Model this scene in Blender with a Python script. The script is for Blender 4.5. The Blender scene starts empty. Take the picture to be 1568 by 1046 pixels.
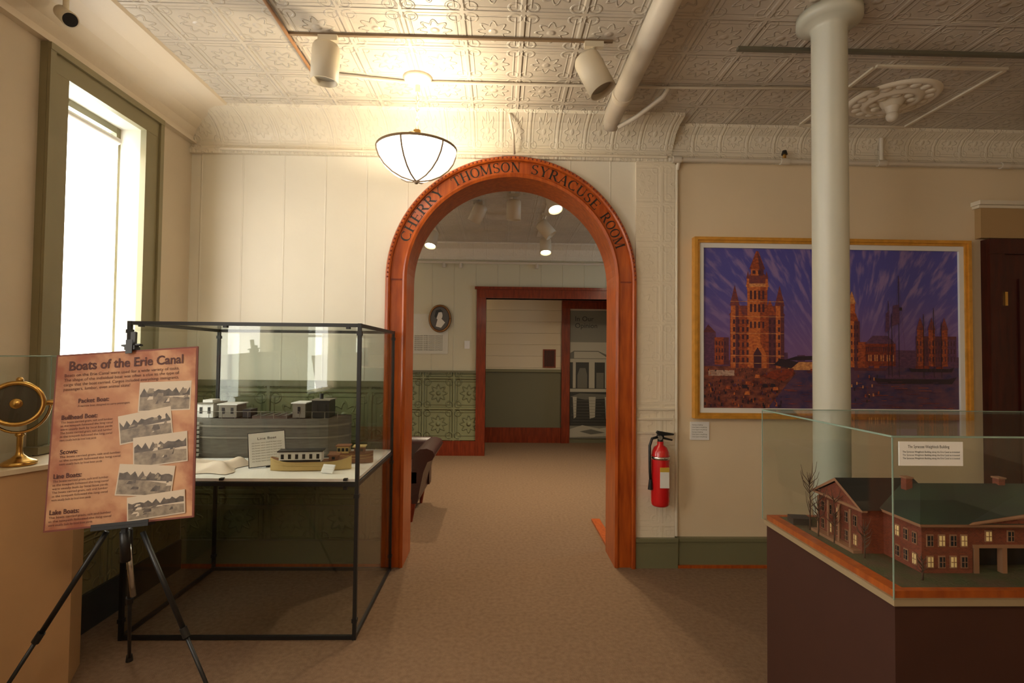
import bpy, math, random
from mathutils import Matrix, Vector
random.seed(4)
sc = bpy.context.scene
sc.view_settings.view_transform = 'Standard'
sc.view_settings.look = 'None'
sc.view_settings.exposure = 0.5

# ------------------------------------------------------------------ nodes
class NT:
    def __init__(s, nt): s.nt = nt
    def m(s, op, a, b=None, c=None):
        n = s.nt.nodes.new('ShaderNodeMath'); n.operation = op
        for i, x in enumerate((a, b, c)):
            if x is None: continue
            if isinstance(x, (int, float)): n.inputs[i].default_value = x
            else: s.nt.links.new(x, n.inputs[i])
        return n.outputs[0]
    def step(s, x, a, b):   # smooth 0..1 from a to b
        n = s.nt.nodes.new('ShaderNodeMapRange'); n.interpolation_type = 'SMOOTHSTEP'
        s.nt.links.new(x, n.inputs[0]); n.inputs[1].default_value = a; n.inputs[2].default_value = b
        return n.outputs[0]
    def pos(s):
        g = s.nt.nodes.new('ShaderNodeTexCoord')
        x = s.nt.nodes.new('ShaderNodeSeparateXYZ'); s.nt.links.new(g.outputs['Object'], x.inputs[0])
        return x.outputs[0], x.outputs[1], x.outputs[2], g.outputs['Object']

def tin(axes, size, style=0):
    def h(t):
        X, Y, Z, P = t.pos(); d = {'x': X, 'y': Y, 'z': Z}
        a = t.m('SUBTRACT', t.m('FRACT', t.m('DIVIDE', t.m('ADD', d[axes[0]], 20.0), size)), .5)
        b = t.m('SUBTRACT', t.m('FRACT', t.m('DIVIDE', t.m('ADD', d[axes[1]], 20.0), size)), .5)
        aa = t.m('ABSOLUTE', a); bb = t.m('ABSOLUTE', b)
        mx = t.m('MAXIMUM', aa, bb)
        border = t.step(mx, .44, .475)
        inner = t.m('MULTIPLY', t.step(mx, .36, .375), t.step(mx, .40, .385))
        r = t.m('SQRT', t.m('ADD', t.m('MULTIPLY', a, a), t.m('MULTIPLY', b, b)))
        an = t.m('ARCTAN2', b, a)
        pet = t.m('MULTIPLY', t.m('COSINE', t.m('MULTIPLY', an, 8.0)), .05)
        ring = t.m('ABSOLUTE', t.m('SUBTRACT', t.m('SUBTRACT', r, .22), pet))
        ring = t.step(ring, .035, .008)
        dot = t.step(r, .09, .03)
        # corner scrolls
        c = t.m('SQRT', t.m('ADD', t.m('POWER', t.m('SUBTRACT', aa, .36), 2.0), t.m('POWER', t.m('SUBTRACT', bb, .36), 2.0)))
        cr = t.step(t.m('ABSOLUTE', t.m('SUBTRACT', c, .1)), .03, .01)
        s = t.m('ADD', t.m('MULTIPLY', border, 1.0), t.m('MULTIPLY', inner, .5))
        s = t.m('ADD', s, t.m('MULTIPLY', ring, .7)); s = t.m('ADD', s, t.m('MULTIPLY', dot, .7))
        return t.m('ADD', s, t.m('MULTIPLY', cr, .5))
    return h

def seams(axis, size, w=.012):
    def h(t):
        X, Y, Z, P = t.pos(); d = {'x': X, 'y': Y, 'z': Z}[axis]
        a = t.m('ABSOLUTE', t.m('SUBTRACT', t.m('FRACT', t.m('DIVIDE', t.m('ADD', d, 20.0), size)), .5))
        return t.step(a, w * 2.2, w * .5)
    return h

def mk(name, col, rough=.6, metal=0., var=0., vs=4., bump=0., bs=60., height=None, hs=.5, hd=.01,
       emit=None, es=0., coat=0., spec=.5, col2=None, stretch=None):
    m = bpy.data.materials.new(name); m.use_nodes = True
    nt = m.node_tree; t = NT(nt); B = nt.nodes['Principled BSDF']
    c = (*col, 1)
    B.inputs['Base Color'].default_value = c
    B.inputs['Roughness'].default_value = rough
    B.inputs['Metallic'].default_value = metal
    B.inputs['Specular IOR Level'].default_value = spec
    B.inputs['Coat Weight'].default_value = coat
    B.inputs['Coat Roughness'].default_value = .15
    if emit: B.inputs['Emission Color'].default_value = (*emit, 1); B.inputs['Emission Strength'].default_value = es
    tc = nt.nodes.new('ShaderNodeTexCoord')
    src = tc.outputs['Object']
    if stretch:
        mp = nt.nodes.new('ShaderNodeMapping'); mp.inputs['Scale'].default_value = stretch
        nt.links.new(src, mp.inputs[0]); src = mp.outputs[0]
    if var or col2:
        n = nt.nodes.new('ShaderNodeTexNoise'); n.inputs['Scale'].default_value = vs; n.inputs['Detail'].default_value = 5
        nt.links.new(src, n.inputs['Vector'])
        mr = nt.nodes.new('ShaderNodeMapRange'); mr.inputs[1].default_value = .3; mr.inputs[2].default_value = .7
        nt.links.new(n.outputs[0], mr.inputs[0])
        mx = nt.nodes.new('ShaderNodeMix'); mx.data_type = 'RGBA'
        nt.links.new(mr.outputs[0], mx.inputs[0])
        c2 = col2 if col2 else tuple(x * (1 - var) for x in col)
        mx.inputs[6].default_value = c; mx.inputs[7].default_value = (*c2, 1)
        nt.links.new(mx.outputs[2], B.inputs['Base Color'])
    last = None
    if height:
        bn = nt.nodes.new('ShaderNodeBump'); bn.inputs['Strength'].default_value = hs; bn.inputs['Distance'].default_value = hd
        nt.links.new(height(t), bn.inputs['Height']); last = bn.outputs[0]
    if bump:
        n = nt.nodes.new('ShaderNodeTexNoise'); n.inputs['Scale'].default_value = bs; n.inputs['Detail'].default_value = 4
        nt.links.new(src, n.inputs['Vector'])
        bn = nt.nodes.new('ShaderNodeBump'); bn.inputs['Strength'].default_value = bump; bn.inputs['Distance'].default_value = .01
        nt.links.new(n.outputs[0], bn.inputs['Height'])
        if last: nt.links.new(last, bn.inputs['Normal'])
        last = bn.outputs[0]
    if last: nt.links.new(last, B.inputs['Normal'])
    return m

def mk_glass(name, tint=(.97, .99, .98), base=.04, edge=.55):
    m = bpy.data.materials.new(name); m.use_nodes = True; nt = m.node_tree
    nt.nodes.remove(nt.nodes['Principled BSDF']); out = nt.nodes['Material Output']
    tr = nt.nodes.new('ShaderNodeBsdfTransparent'); tr.inputs[0].default_value = (*tint, 1)
    gl = nt.nodes.new('ShaderNodeBsdfGlossy'); gl.inputs['Roughness'].default_value = .02
    lw = nt.nodes.new('ShaderNodeLayerWeight'); lw.inputs[0].default_value = .5
    t = NT(nt)
    f = t.m('ADD', t.m('MULTIPLY', t.m('POWER', lw.outputs['Facing'], 4.0), edge), base)
    mx = nt.nodes.new('ShaderNodeMixShader'); nt.links.new(f, mx.inputs[0])
    nt.links.new(tr.outputs[0], mx.inputs[1]); nt.links.new(gl.outputs[0], mx.inputs[2]); nt.links.new(mx.outputs[0], out.inputs[0])
    return m

def mk_brick(name, c1, c2, mortar, scale):
    m = bpy.data.materials.new(name); m.use_nodes = True; nt = m.node_tree; B = nt.nodes['Principled BSDF']; t = NT(nt)
    X, Y, Z, P = t.pos()
    cb = nt.nodes.new('ShaderNodeCombineXYZ'); nt.links.new(t.m('ADD', X, Y), cb.inputs[0]); nt.links.new(Z, cb.inputs[1])
    b = nt.nodes.new('ShaderNodeTexBrick'); b.inputs['Scale'].default_value = scale
    b.inputs['Color1'].default_value = (*c1, 1); b.inputs['Color2'].default_value = (*c2, 1); b.inputs['Mortar'].default_value = (*mortar, 1)
    nt.links.new(cb.outputs[0], b.inputs['Vector']); nt.links.new(b.outputs[0], B.inputs['Base Color'])
    B.inputs['Roughness'].default_value = .8
    return m

# ------------------------------------------------------------------ mesh builder
class MB:
    def __init__(s): s.v = []; s.f = []; s.mi = []; s.sm = []; s.mats = []; s.M = Matrix.Identity(4)
    def add(s, vs, fs, mat, smooth=False):
        if mat not in s.mats: s.mats.append(mat)
        k = s.mats.index(mat); o = len(s.v)
        s.v += [tuple(s.M @ Vector(p)) for p in vs]
        for f in fs: s.f.append([o + i for i in f]); s.mi.append(k); s.sm.append(smooth)
    def box(s, x0, x1, y0, y1, z0, z1, mat):
        s.add([(x0,y0,z0),(x1,y0,z0),(x1,y1,z0),(x0,y1,z0),(x0,y0,z1),(x1,y0,z1),(x1,y1,z1),(x0,y1,z1)],
              [(0,3,2,1),(4,5,6,7),(0,1,5,4),(1,2,6,5),(2,3,7,6),(3,0,4,7)], mat)
    def prism(s, poly, a0, a1, axis, mat, smooth=False):
        n = len(poly)
        def P(p, a):
            return {'y': (p[0], a, p[1]), 'x': (a, p[0], p[1]), 'z': (p[0], p[1], a)}[axis]
        vs = [P(p, a0) for p in poly] + [P(p, a1) for p in poly]
        s.add(vs, [(i, (i+1) % n, n+(i+1) % n, n+i) for i in range(n)], mat, smooth)
        s.add(vs, [tuple(range(n)), tuple(range(2*n-1, n-1, -1))], mat)
    def frame(s, d):
        d = Vector(d).normalized(); u = Vector((0, 0, 1)) if abs(d.z) < .9 else Vector((1, 0, 0))
        a = d.cross(u).normalized(); b = d.cross(a).normalized(); return d, a, b
    def cyl(s, p0, p1, r0, mat, r1=None, seg=20, cap=True):
        r1 = r0 if r1 is None else r1
        p0 = Vector(p0); p1 = Vector(p1); d, a, b = s.frame(p1 - p0)
        vs = []
        for p, r in ((p0, r0), (p1, r1)):
            for i in range(seg):
                t = 2*math.pi*i/seg; vs.append(p + a*math.cos(t)*r + b*math.sin(t)*r)
        s.add(vs, [(i, (i+1) % seg, seg+(i+1) % seg, seg+i) for i in range(seg)], mat, True)
        if cap: s.add(vs, [tuple(range(seg)), tuple(range(2*seg-1, seg-1, -1))], mat)
    def lathe(s, prof, mat, c=(0,0,0), d=(0,0,1), seg=32, smooth=True):
        c = Vector(c); d, a, b = s.frame(d); vs = []
        for r, z in prof:
            for i in range(seg):
                t = 2*math.pi*i/seg; vs.append(c + d*z + a*math.cos(t)*r + b*math.sin(t)*r)
        fs = []
        for j in range(len(prof)-1):
            for i in range(seg): fs.append((j*seg+i, j*seg+(i+1) % seg, (j+1)*seg+(i+1) % seg, (j+1)*seg+i))
        s.add(vs, fs, mat, smooth)
    def tube(s, pts, r, mat, seg=8):
        pts = [Vector(p) for p in pts]; n = len(pts); vs = []; a = None
        for i, p in enumerate(pts):
            t = (pts[min(i+1, n-1)] - pts[max(i-1, 0)]).normalized()
            if a is None: _, a, _ = s.frame(t)
            a = (a - t*a.dot(t)).normalized(); b = t.cross(a)
            rr = r[i] if isinstance(r, (list, tuple)) else r
            for k in range(seg):
                q = 2*math.pi*k/seg; vs.append(p + a*math.cos(q)*rr + b*math.sin(q)*rr)
        fs = [(j*seg+i, j*seg+(i+1) % seg, (j+1)*seg+(i+1) % seg, (j+1)*seg+i) for j in range(n-1) for i in range(seg)]
        fs += [tuple(range(seg)), tuple(range((n-1)*seg, n*seg))]
        s.add(vs, fs, mat, True)
    def ball(s, c, r, mat, sc_=(1, 1, 1), seg=20):
        vs = []; R = seg//2; c = Vector(c)
        for j in range(R+1):
            ph = math.pi*j/R
            for i in range(seg):
                t = 2*math.pi*i/seg
                vs.append(c + Vector((math.sin(ph)*math.cos(t)*r*sc_[0], math.sin(ph)*math.sin(t)*r*sc_[1], math.cos(ph)*r*sc_[2])))
        s.add(vs, [(j*seg+i, j*seg+(i+1) % seg, (j+1)*seg+(i+1) % seg, (j+1)*seg+i) for j in range(R) for i in range(seg)], mat, True)
    def poly(s, pts, mat): s.add(pts, [tuple(range(len(pts)))], mat)
    def flat(s, pts, y, mat):
        s.poly([(p[0], y, p[1]) for p in pts], mat)
    def rect(s, x0, x1, z0, z1, y, mat): s.flat([(x0, z0), (x1, z0), (x1, z1), (x0, z1)], y, mat)
    def build(s, name, bevel=0, recalc=True):
        me = bpy.data.meshes.new(name); me.from_pydata(s.v, [], s.f)
        for m in s.mats: me.materials.append(m)
        me.polygons.foreach_set('material_index', s.mi); me.polygons.foreach_set('use_smooth', s.sm)
        me.update()
        import bmesh
        bm = bmesh.new(); bm.from_mesh(me)
        if recalc: bmesh.ops.recalc_face_normals(bm, faces=bm.faces)
        bm.to_mesh(me); bm.free()
        o = bpy.data.objects.new(name, me); sc.collection.objects.link(o)
        if bevel:
            b = o.modifiers.new('bevel', 'BEVEL'); b.width = bevel; b.segments = 2; b.limit_method = 'ANGLE'; b.angle_limit = .9
        return o

def text(s, M, size, mat, parent, name='lettering', align='LEFT', fit=None, extrude=0, bold=0):
    cu = bpy.data.curves.new(name, 'FONT'); cu.body = s; cu.size = size; cu.align_x = align; cu.extrude = extrude; cu.offset = bold
    cu.materials.append(mat); cu.resolution_u = 3
    o = bpy.data.objects.new(name, cu); sc.collection.objects.link(o)
    bpy.context.view_layer.update()
    k = 1
    if fit: k = fit / max(o.dimensions.x, 1e-4)
    o.matrix_world = M @ Matrix.Diagonal((k, 1, 1, 1))
    o.parent = parent
    return o
RX = Matrix.Rotation(math.pi/2, 4, 'X')
def T(x, y, z): return Matrix.Translation((x, y, z))

# ------------------------------------------------------------------ materials
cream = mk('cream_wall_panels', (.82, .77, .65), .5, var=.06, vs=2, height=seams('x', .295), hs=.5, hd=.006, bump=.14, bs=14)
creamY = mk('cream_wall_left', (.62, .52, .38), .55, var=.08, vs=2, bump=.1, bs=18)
plaster = mk('plaster_cream', (.78, .64, .44), .5, var=.06, vs=1.5, bump=.08, bs=30)
ceilM = mk('pressed_tin_ceiling', (.62, .55, .45), .36, var=.2, vs=2.5, height=tin('xy', .30), hs=.85, hd=.010, bump=.1, bs=50)
coveM = mk('pressed_tin_cove', (.74, .67, .54), .42, height=tin('xz', .2), hs=.5, hd=.012)
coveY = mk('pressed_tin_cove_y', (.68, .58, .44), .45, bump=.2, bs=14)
trimM = mk('cream_trim', (.74, .66, .52), .4, bump=.05)
pilM = mk('pilaster_tin', (.80, .71, .55), .42, height=tin('xz', .29), hs=.22, hd=.012, bump=.3, bs=14)
green = mk('green_tin_wainscot', (.20, .21, .095), .45, var=.1, height=tin('xz', .36), hs=.8, hd=.015)
greenF = mk('green_tin_wainscot_far', (.27, .28, .14), .4, var=.1, height=tin('xz', .46), hs=1.0, hd=.035)
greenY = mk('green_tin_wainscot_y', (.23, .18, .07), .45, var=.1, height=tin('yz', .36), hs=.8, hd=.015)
greenT = mk('green_trim', (.18, .17, .09), .4, bump=.05)
oliveT = mk('olive_window_casing', (.25, .21, .11), .45, var=.1)
carpet = mk('carpet', (.285, .185, .115), .95, col2=(.22, .137, .083), vs=40, bump=.8, bs=260, spec=.1)
wood = mk('varnished_wood', (.50, .105, .012), .35, col2=(.30, .050, .007), vs=6, stretch=(6, 6, .8), coat=.25, spec=.35)
woodD = mk('dark_varnished_wood', (.27, .038, .010), .35, col2=(.15, .02, .006), vs=6, stretch=(6, 6, .8), coat=.2, spec=.3)
woodX = mk('door_mahogany', (.07, .010, .005), .4, col2=(.04, .006, .004), vs=6, stretch=(6, 6, .8), coat=.1, spec=.3)
black = mk('black_metal', (.012, .012, .012), .4)
blackT = mk('black_letter_paint', (.015, .008, .005), .5)
white = mk('white_matte', (.80, .79, .76), .6)
paint_w = mk('white_enamel', (.66, .59, .48), .4)
glass = mk_glass('display_glass')
glassE = mk('glass_edge', (.24, .33, .27), .2)
chrome = mk('chrome', (.7, .7, .7), .2, 1)
brass = mk('brass', (.62, .36, .10), .25, 1)

# ------------------------------------------------------------------ key dimensions
XL, XR, YB, YF = -2.226, 4.9, 3.774, -2.6
ZC = 3.17; TH = .27; Y2 = YB + TH; Y3 = 7.9; Y4 = 9.1
AX, AR, AZ = .083, .766, 2.04

b = MB(); b.box(-3.6, 5.1, YF-.2, Y4+.3, -.1, 0, carpet); b.build('floor')
b = MB(); b.box(-3.6, 5.1, YF-.2, Y4+.3, ZC, ZC+.1, ceilM); b.build('ceiling')

def arch_wall():
    b = MB(); N = 40
    pts = [(AX + AR*math.cos(math.pi*(1 - i/N)), AZ + AR*math.sin(math.pi*(1 - i/N))) for i in range(N+1)]
    b.box(XL-.2, AX-AR, YB, Y2, 0, ZC, cream); b.box(AX+AR, 1.27, YB, Y2, 0, ZC, cream)
    for (xa, za), (xb, zb) in zip(pts[:-1], pts[1:]):
        for y in (YB, Y2): b.poly([(xa, y, za), (xb, y, zb), (xb, y, ZC), (xa, y, ZC)], cream)
        b.poly([(xa, YB, za), (xb, YB, zb), (xb, Y2, zb), (xa, Y2, za)], cream)
    return b.build('wall_back', recalc=False)
arch_wall()
b = MB(); b.box(1.27, XR+.2, YB, Y2, 0, ZC, plaster); b.build('wall_back_right')
b = MB(); b.box(XR, XR+.2, YF, YB, 0, ZC, plaster); b.build('wall_right')
b = MB(); b.box(XL-.2, XR+.2, YF-.2, YF, 0, ZC, plaster); b.build('wall_front')

# left wall with windows
wins = [(2.66, 3.24), (.5, 1.35), (-1.5, -.65)]  # first is in view; other two are unseen, added for light from the left
WZ0, WZ1 = 1.05, 2.87
b = MB(); y = YF
for a, c in sorted(wins):
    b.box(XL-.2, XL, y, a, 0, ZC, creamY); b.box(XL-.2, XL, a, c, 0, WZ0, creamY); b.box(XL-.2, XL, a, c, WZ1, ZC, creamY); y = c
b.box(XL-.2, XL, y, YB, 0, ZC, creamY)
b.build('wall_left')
shade = mk('roller_shade_glow', (.8, .8, .76), .8, emit=(1, .95, .86), es=5.5)  # emission stands in for daylight coming through the shade
wglass = mk('window_glass_sky_glow', (.8, .85, .9), .1, emit=(.62, .82, 1), es=6)  # pane itself emits, in place of sky light from outside
for i, (a, c) in enumerate(wins):
    b = MB(); x = XL
    b.box(x, x+.035, a-.13, a, WZ0, WZ1, oliveT); b.box(x, x+.035, c, c+.15, WZ0, WZ1, oliveT)
    b.box(x, x+.036, a-.13, c+.15, WZ1, WZ1+.125, oliveT)
    b.box(x+.0355, x+.05, a-.128, a-.095, WZ0, WZ1+.09, oliveT); b.box(x+.0355, x+.05, c+.115, c+.148, WZ0, WZ1+.09, oliveT)
    b.box(x+.0365, x+.052, a-.128, c+.148, WZ1+.091, WZ1+.124, oliveT)
    b.box(x, x+.08, a-.16, c+.17, WZ0-.035, WZ0-.001, oliveT)
    b.box(x, x+.03, a-.13, c+.15, WZ0-.13, WZ0-.036, oliveT)
    b.box(x-.2, x-.12, a, a+.035, WZ0, WZ1, oliveT); b.box(x-.2, x-.12, c-.035, c, WZ0, WZ1, oliveT)
    b.box(x-.2, x-.12, a+.036, c-.036, WZ0, WZ0+.05, oliveT); b.box(x-.2, x-.12, a+.036, c-.036, WZ1-.04, WZ1, oliveT)
    b.box(x-.17, x-.14, a+.036, c-.036, 1.95, 2.0, oliveT)
    b.box(x-.165, x-.16, a+.03, c-.03, WZ0+.04, WZ1-.03, wglass)
    b.cyl((x-.09, a+.01, WZ1-.10), (x-.09, c-.06, WZ1-.10), .02, white, seg=12)
    b.box(x-.095, x-.092, a+.01, c-.06, WZ0+.01, WZ1-.10, shade)
    b.box(x-.10, x-.085, a+.01, c-.06, WZ0+.01, WZ0+.035, shade)
    b.build('window_%d' % (i+1))

b = MB(); b.box(XL, AX-.905, YB-.012, YB, .17, 1.28, green); b.box(XL, AX-.905, YB-.035, YB, 1.27, 1.31, greenT)
b.box(XL, AX-.905, YB-.025, YB, .40, .43, greenT); b.build('trim_wainscot_back')
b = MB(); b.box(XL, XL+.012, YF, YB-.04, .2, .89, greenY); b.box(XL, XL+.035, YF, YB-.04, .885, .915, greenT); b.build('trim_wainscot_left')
b = MB(); b.box(XL, AX-.905, YB-.04, YB, .03, .19, greenT); b.box(XL, AX-.905, YB-.05, YB, 0, .03, wood); b.build('baseboard_back')
b = MB(); b.box(XL, XL+.03, YF, YB-.05, 0, .2, mk('dark_base', (.03, .028, .02), .5)); b.build('baseboard_left')
b = MB(); b.box(1.287, 3.48, YB-.03, YB, .02, .185, greenT); b.box(1.287, 3.48, YB-.04, YB, .185, .21, greenT)
b.box(1.287, 3.48, YB-.045, YB, 0, .02, wood); b.build('baseboard_back_right')

def cornice(name, prof, a0, a1, axis, mat, wallc, sgn):
    poly = [(wallc + sgn*d, z) for d, z in prof]
    b = MB(); b.prism(poly, a0, a1, axis, mat); return b.build(name)
prof = [(0, 2.93), (.03, 2.93), (.035, 2.965), (.015, 2.975), (.015, 3.0), (.03, 3.03), (.06, 3.07), (.11, 3.11), (.17, 3.135), (.24, 3.145), (.28, 3.15), (.285, ZC), (0, ZC)]
cornice('trim_cornice_back', prof, XL, 1.25, 'x', coveM, YB, -1)
profL = [(0, 2.998), (.04, 2.998), (.045, 3.01), (.02, 3.018), (.03, 3.04), (.07, 3.08), (.14, 3.12), (.24, 3.145), (.38, 3.155), (.39, ZC), (0, ZC)]
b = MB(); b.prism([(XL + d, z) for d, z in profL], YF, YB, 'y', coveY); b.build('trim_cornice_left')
profR = [(0, 2.93), (.02, 2.93), (.02, 2.97), (.01, 2.98), (.02, 3.08), (.05, 3.12), (.12, 3.15), (.125, ZC), (0, ZC)]
cornice('trim_cornice_back_right', profR, 1.25, XR, 'x', coveM, YB, -1)

b = MB(); b.box(AX+.9, 1.27, YB-.02, YB, .21, 2.93, pilM); b.box(AX+.9, 1.285, YB-.045, YB, .0, .185, greenT); b.box(AX+.9, 1.285, YB-.055, YB, .185, .21, greenT)
for z in (1.05, 1.12, .95): b.box(AX+.905, 1.262, YB-.032, YB-.02, z, z+.012, trimM)
b.build('trim_pilaster')

def sweep_arch(b, prof, mat, N=48, z0=0):
    path = [((AX, z0), (-1, 0)), ((AX, AZ), (-1, 0))]
    path += [((AX, AZ), (math.cos(math.pi*(1-i/N)), math.sin(math.pi*(1-i/N)))) for i in range(1, N)]
    path += [((AX, AZ), (1, 0)), ((AX, z0), (1, 0))]
    n = len(prof); vs = []
    for (ox, oz), (dx, dz) in path:
        for r, y in prof: vs.append((ox + dx*r, y, oz + dz*r))
    fs = [(j*n+i, j*n+(i+1) % n, (j+1)*n+(i+1) % n, (j+1)*n+i) for j in range(len(path)-1) for i in range(n)]
    b.add(vs, fs, mat, False)
b = MB()
sweep_arch(b, [(.783, YB-.03), (.867, YB-.03), (.867, YB), (.783, YB)], wood)
sweep_arch(b, [(.868, YB-.055), (.878, YB-.062), (.892, YB-.06), (.902, YB-.045), (.902, YB), (.868, YB)], wood)
sweep_arch(b, [(.752, YB-.035), (.770, YB-.042), (.782, YB-.035), (.782, YB-.001), (.766, YB+.02), (.766, Y2+.02), (.752, Y2+.02)], wood)
sweep_arch(b, [(.767, Y2+.03), (.90, Y2+.03), (.90, Y2), (.767, Y2)], wood)
for i in range(90):
    t = math.pi*(i+.5)/90
    b.ball((AX+.885*math.cos(t), YB-.060, AZ+.885*math.sin(t)), .008, woodD, seg=8)
for sg in (-1, 1):
    b.box(AX+sg*.825-.04, AX+sg*.825+.04, YB-.034, YB, AZ-.005, AZ+.005, woodD)
# painted serif capitals, built as strokes
TK, TN = .17, .065
def glyph(ch):
    P = []
    def st(p, q, t):
        p = Vector(p); q = Vector(q); d = (q-p).normalized(); n = Vector((-d.y, d.x))*t/2
        P.append([p-n, q-n, q+n, p+n])
    def sf(x, z, l=.34): P.append([Vector((x-l/2, z-.03)), Vector((x+l/2, z-.03)), Vector((x+l/2, z+.03)), Vector((x-l/2, z+.03))])
    def arc(cx, cz, rx, rz, a0, a1, tk=TK, n=18):
        pr = None
        for i in range(n+1):
            a = math.radians(a0+(a1-a0)*i/n); t = TN+(tk-TN)*abs(math.cos(a))**1.5
            c, s = math.cos(a), math.sin(a)
            cur = (Vector((cx+(rx-t/2)*c, cz+(rz-t/2)*s)), Vector((cx+(rx+t/2)*c, cz+(rz+t/2)*s)))
            if pr: P.append([pr[0], pr[1], cur[1], cur[0]])
            pr = cur
    if ch == 'H':
        for x in (.18, .78): st((x, 0), (x, 1), TK); sf(x, .03); sf(x, .97)
        st((.18, .5), (.78, .5), TN); w = .96
    elif ch == 'E':
        st((.18, 0), (.18, 1), TK); sf(.16, .03); sf(.16, .97)
        for z, l in ((.03, .76), (.5, .6), (.97, .72)): st((.18, z), (l, z), TN)
        st((.74, 0), (.76, .24), TN); st((.70, 1), (.72, .78), TN); st((.6, .4), (.6, .6), TN); w = .82
    elif ch == 'R':
        st((.18, 0), (.18, 1), TK); sf(.18, .03); sf(.16, .97); st((.18, .97), (.42, .97), TN); st((.18, .5), (.42, .5), TN)
        arc(.42, .735, .24, .235, -90, 90); st((.42, .5), (.78, .04), TK); sf(.84, .03, .2); w = .9
    elif ch == 'Y':
        st((.12, 1), (.45, .45), TK); st((.80, 1), (.45, .45), TN); st((.45, 0), (.45, .48), TK); sf(.45, .03); sf(.12, .97, .3); sf(.8, .97, .26); w = .9
    elif ch == 'T':
        st((.42, 0), (.42, 1), TK); sf(.42, .03); st((.02, .97), (.82, .97), TN); st((.03, 1), (.01, .74), TN); st((.81, 1), (.83, .74), TN); w = .84
    elif ch == 'O': arc(.46, .5, .38, .47, 0, 360, n=30); w = .92
    elif ch == 'C': arc(.46, .5, .38, .47, 48, 312, n=26); st((.76, .98), (.77, .70), TN); st((.76, .02), (.79, .24), TN); w = .88
    elif ch == 'M':
        st((.14, 0), (.14, 1), TN); st((1.0, 0), (1.0, 1), TK); st((.14, 1), (.55, .06), TK); st((.55, .06), (.98, 1), TN); sf(.12, .97, .26); sf(1.0, .97, .3); sf(.14, .03, .26); sf(1.0, .03, .3); w = 1.16
    elif ch == 'S':
        arc(.37, .745, .24, .225, 35, 180, TK*.7); arc(.37, .745, .24, .225, 180, 285, TK); arc(.37, .26, .26, .235, 95, 0, TK); arc(.37, .26, .26, .235, 0, -145, TK*.7)
        st((.40, .54), (.44, .48), TK*.8); st((.58, 1), (.58, .76), TN); st((.12, 0), (.12, .26), TN); w = .74
    elif ch == 'N':
        st((.14, 0), (.14, 1), TN); st((.80, 0), (.80, 1), TN); st((.14, .98), (.80, .04), TK); sf(.10, .97, .26); sf(.80, .97, .26); sf(.14, .03, .26); w = .94
    elif ch == 'A':
        st((.12, 0), (.45, 1), TN); st((.45, 1), (.80, 0), TK); st((.2, .34), (.68, .34), TN); sf(.12, .03, .26); sf(.80, .03, .3); w = .92
    elif ch == 'U':
        st((.18, .36), (.18, 1), TK); st((.76, .36), (.76, 1), TN); arc(.47, .36, .29, .33, 180, 360); sf(.18, .97); sf(.76, .97, .26); w = .92
    return P, w
words = [('CHERRY', 160.5, 128), ('THOMSON', 122, 86), ('SYRACUSE', 81, 41), ('ROOM', 37, 17.5)]
hL = .072
for w, a0, a1 in words:
    gl = [glyph(c) for c in w]; tot = sum(g_[1] for g_ in gl); cum = 0
    for P, gw in gl:
        a = math.radians(a0 + (a1-a0)*(cum+gw/2)/tot); cum += gw
        er = Vector((math.cos(a), math.sin(a))); et = Vector((math.sin(a), -math.cos(a)))
        span = math.radians(abs(a1-a0))*.825*gw/tot; sx = span/gw*.90
        for q in P:
            pts = [Vector((AX, AZ)) + er*(.789 + p.y*hL) + et*((p.x-gw/2)*sx) for p in q]
            b.flat([(p.x, p.y) for p in pts], YB-.0308, blackT)
arch = b.build('arch_door_frame')
b = MB(); b.box(.855, .93, Y2+.03, 4.8, 0, .02, wood); b.build('trim_threshold')

# ------------------------------------------------------------------ back room
b = MB(); b.box(-3.4, -3.2, Y2, Y4, 0, ZC, creamY); b.build('wall_back_room_left')
b = MB(); b.box(4.6, 4.8, Y2, Y4, 0, ZC, creamY); b.build('wall_back_room_right')
DX0, DX1, DZ = -.21, 2.0, 2.37
wfar = mk('far_wall', (.62, .58, .42), .5, height=seams('x', .33), hs=.6, hd=.01)
b = MB(); b.box(-3.2, DX0, Y3, Y3+.15, 0, ZC, wfar); b.box(DX1, 4.6, Y3, Y3+.15, 0, ZC, wfar); b.box(DX0, DX1, Y3, Y3+.15, DZ, ZC, wfar); b.build('wall_far')
b = MB(); b.box(-3.2, DX0-.141, Y3-.015, Y3, .22, 1.24, greenF); b.box(-3.2, DX0-.141, Y3-.038, Y3, 1.241, 1.27, greenT); b.box(-3.2, DX0-.141, Y3-.038, Y3, 0, .219, woodD); b.build('baseboard_far')
b = MB()
for x0, x1 in ((DX0-.14, DX0), (DX1, DX1+.14)): b.box(x0, x1, Y3-.04, Y3+.19, 0, DZ-.001, woodD)
b.box(DX0-.14, DX1+.14, Y3-.04, Y3+.19, DZ, DZ+.13, woodD); b.box(DX0-.17, DX1+.17, Y3-.06, Y3, DZ+.131, DZ+.17, woodD)
b.build('door_frame_far')
cornice('trim_cornice_far', [(0, 2.95), (.03, 2.95), (.03, 3.0), (.1, 3.1), (.25, 3.15), (.25, ZC), (0, ZC)], -3.2, 4.6, 'x', coveM, Y3, -1)
b = MB(); b.cyl((-3.1, Y3-.05, 2.90), (4.5, Y3-.05, 2.90), .018, paint_w, seg=10)
for x in (-.85, -.6, .55): b.cyl((x, Y3-.05, 2.90), (x, Y3-.05, 2.82), .02, paint_w, .03, 10)
b.build('sprinkler_pipe')
siding = mk('white_siding', (.70, .60, .43), .5, height=seams('z', .2), hs=.7, hd=.01)
gray = mk('gray_green_panel', (.15, .14, .08), .6)
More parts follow.
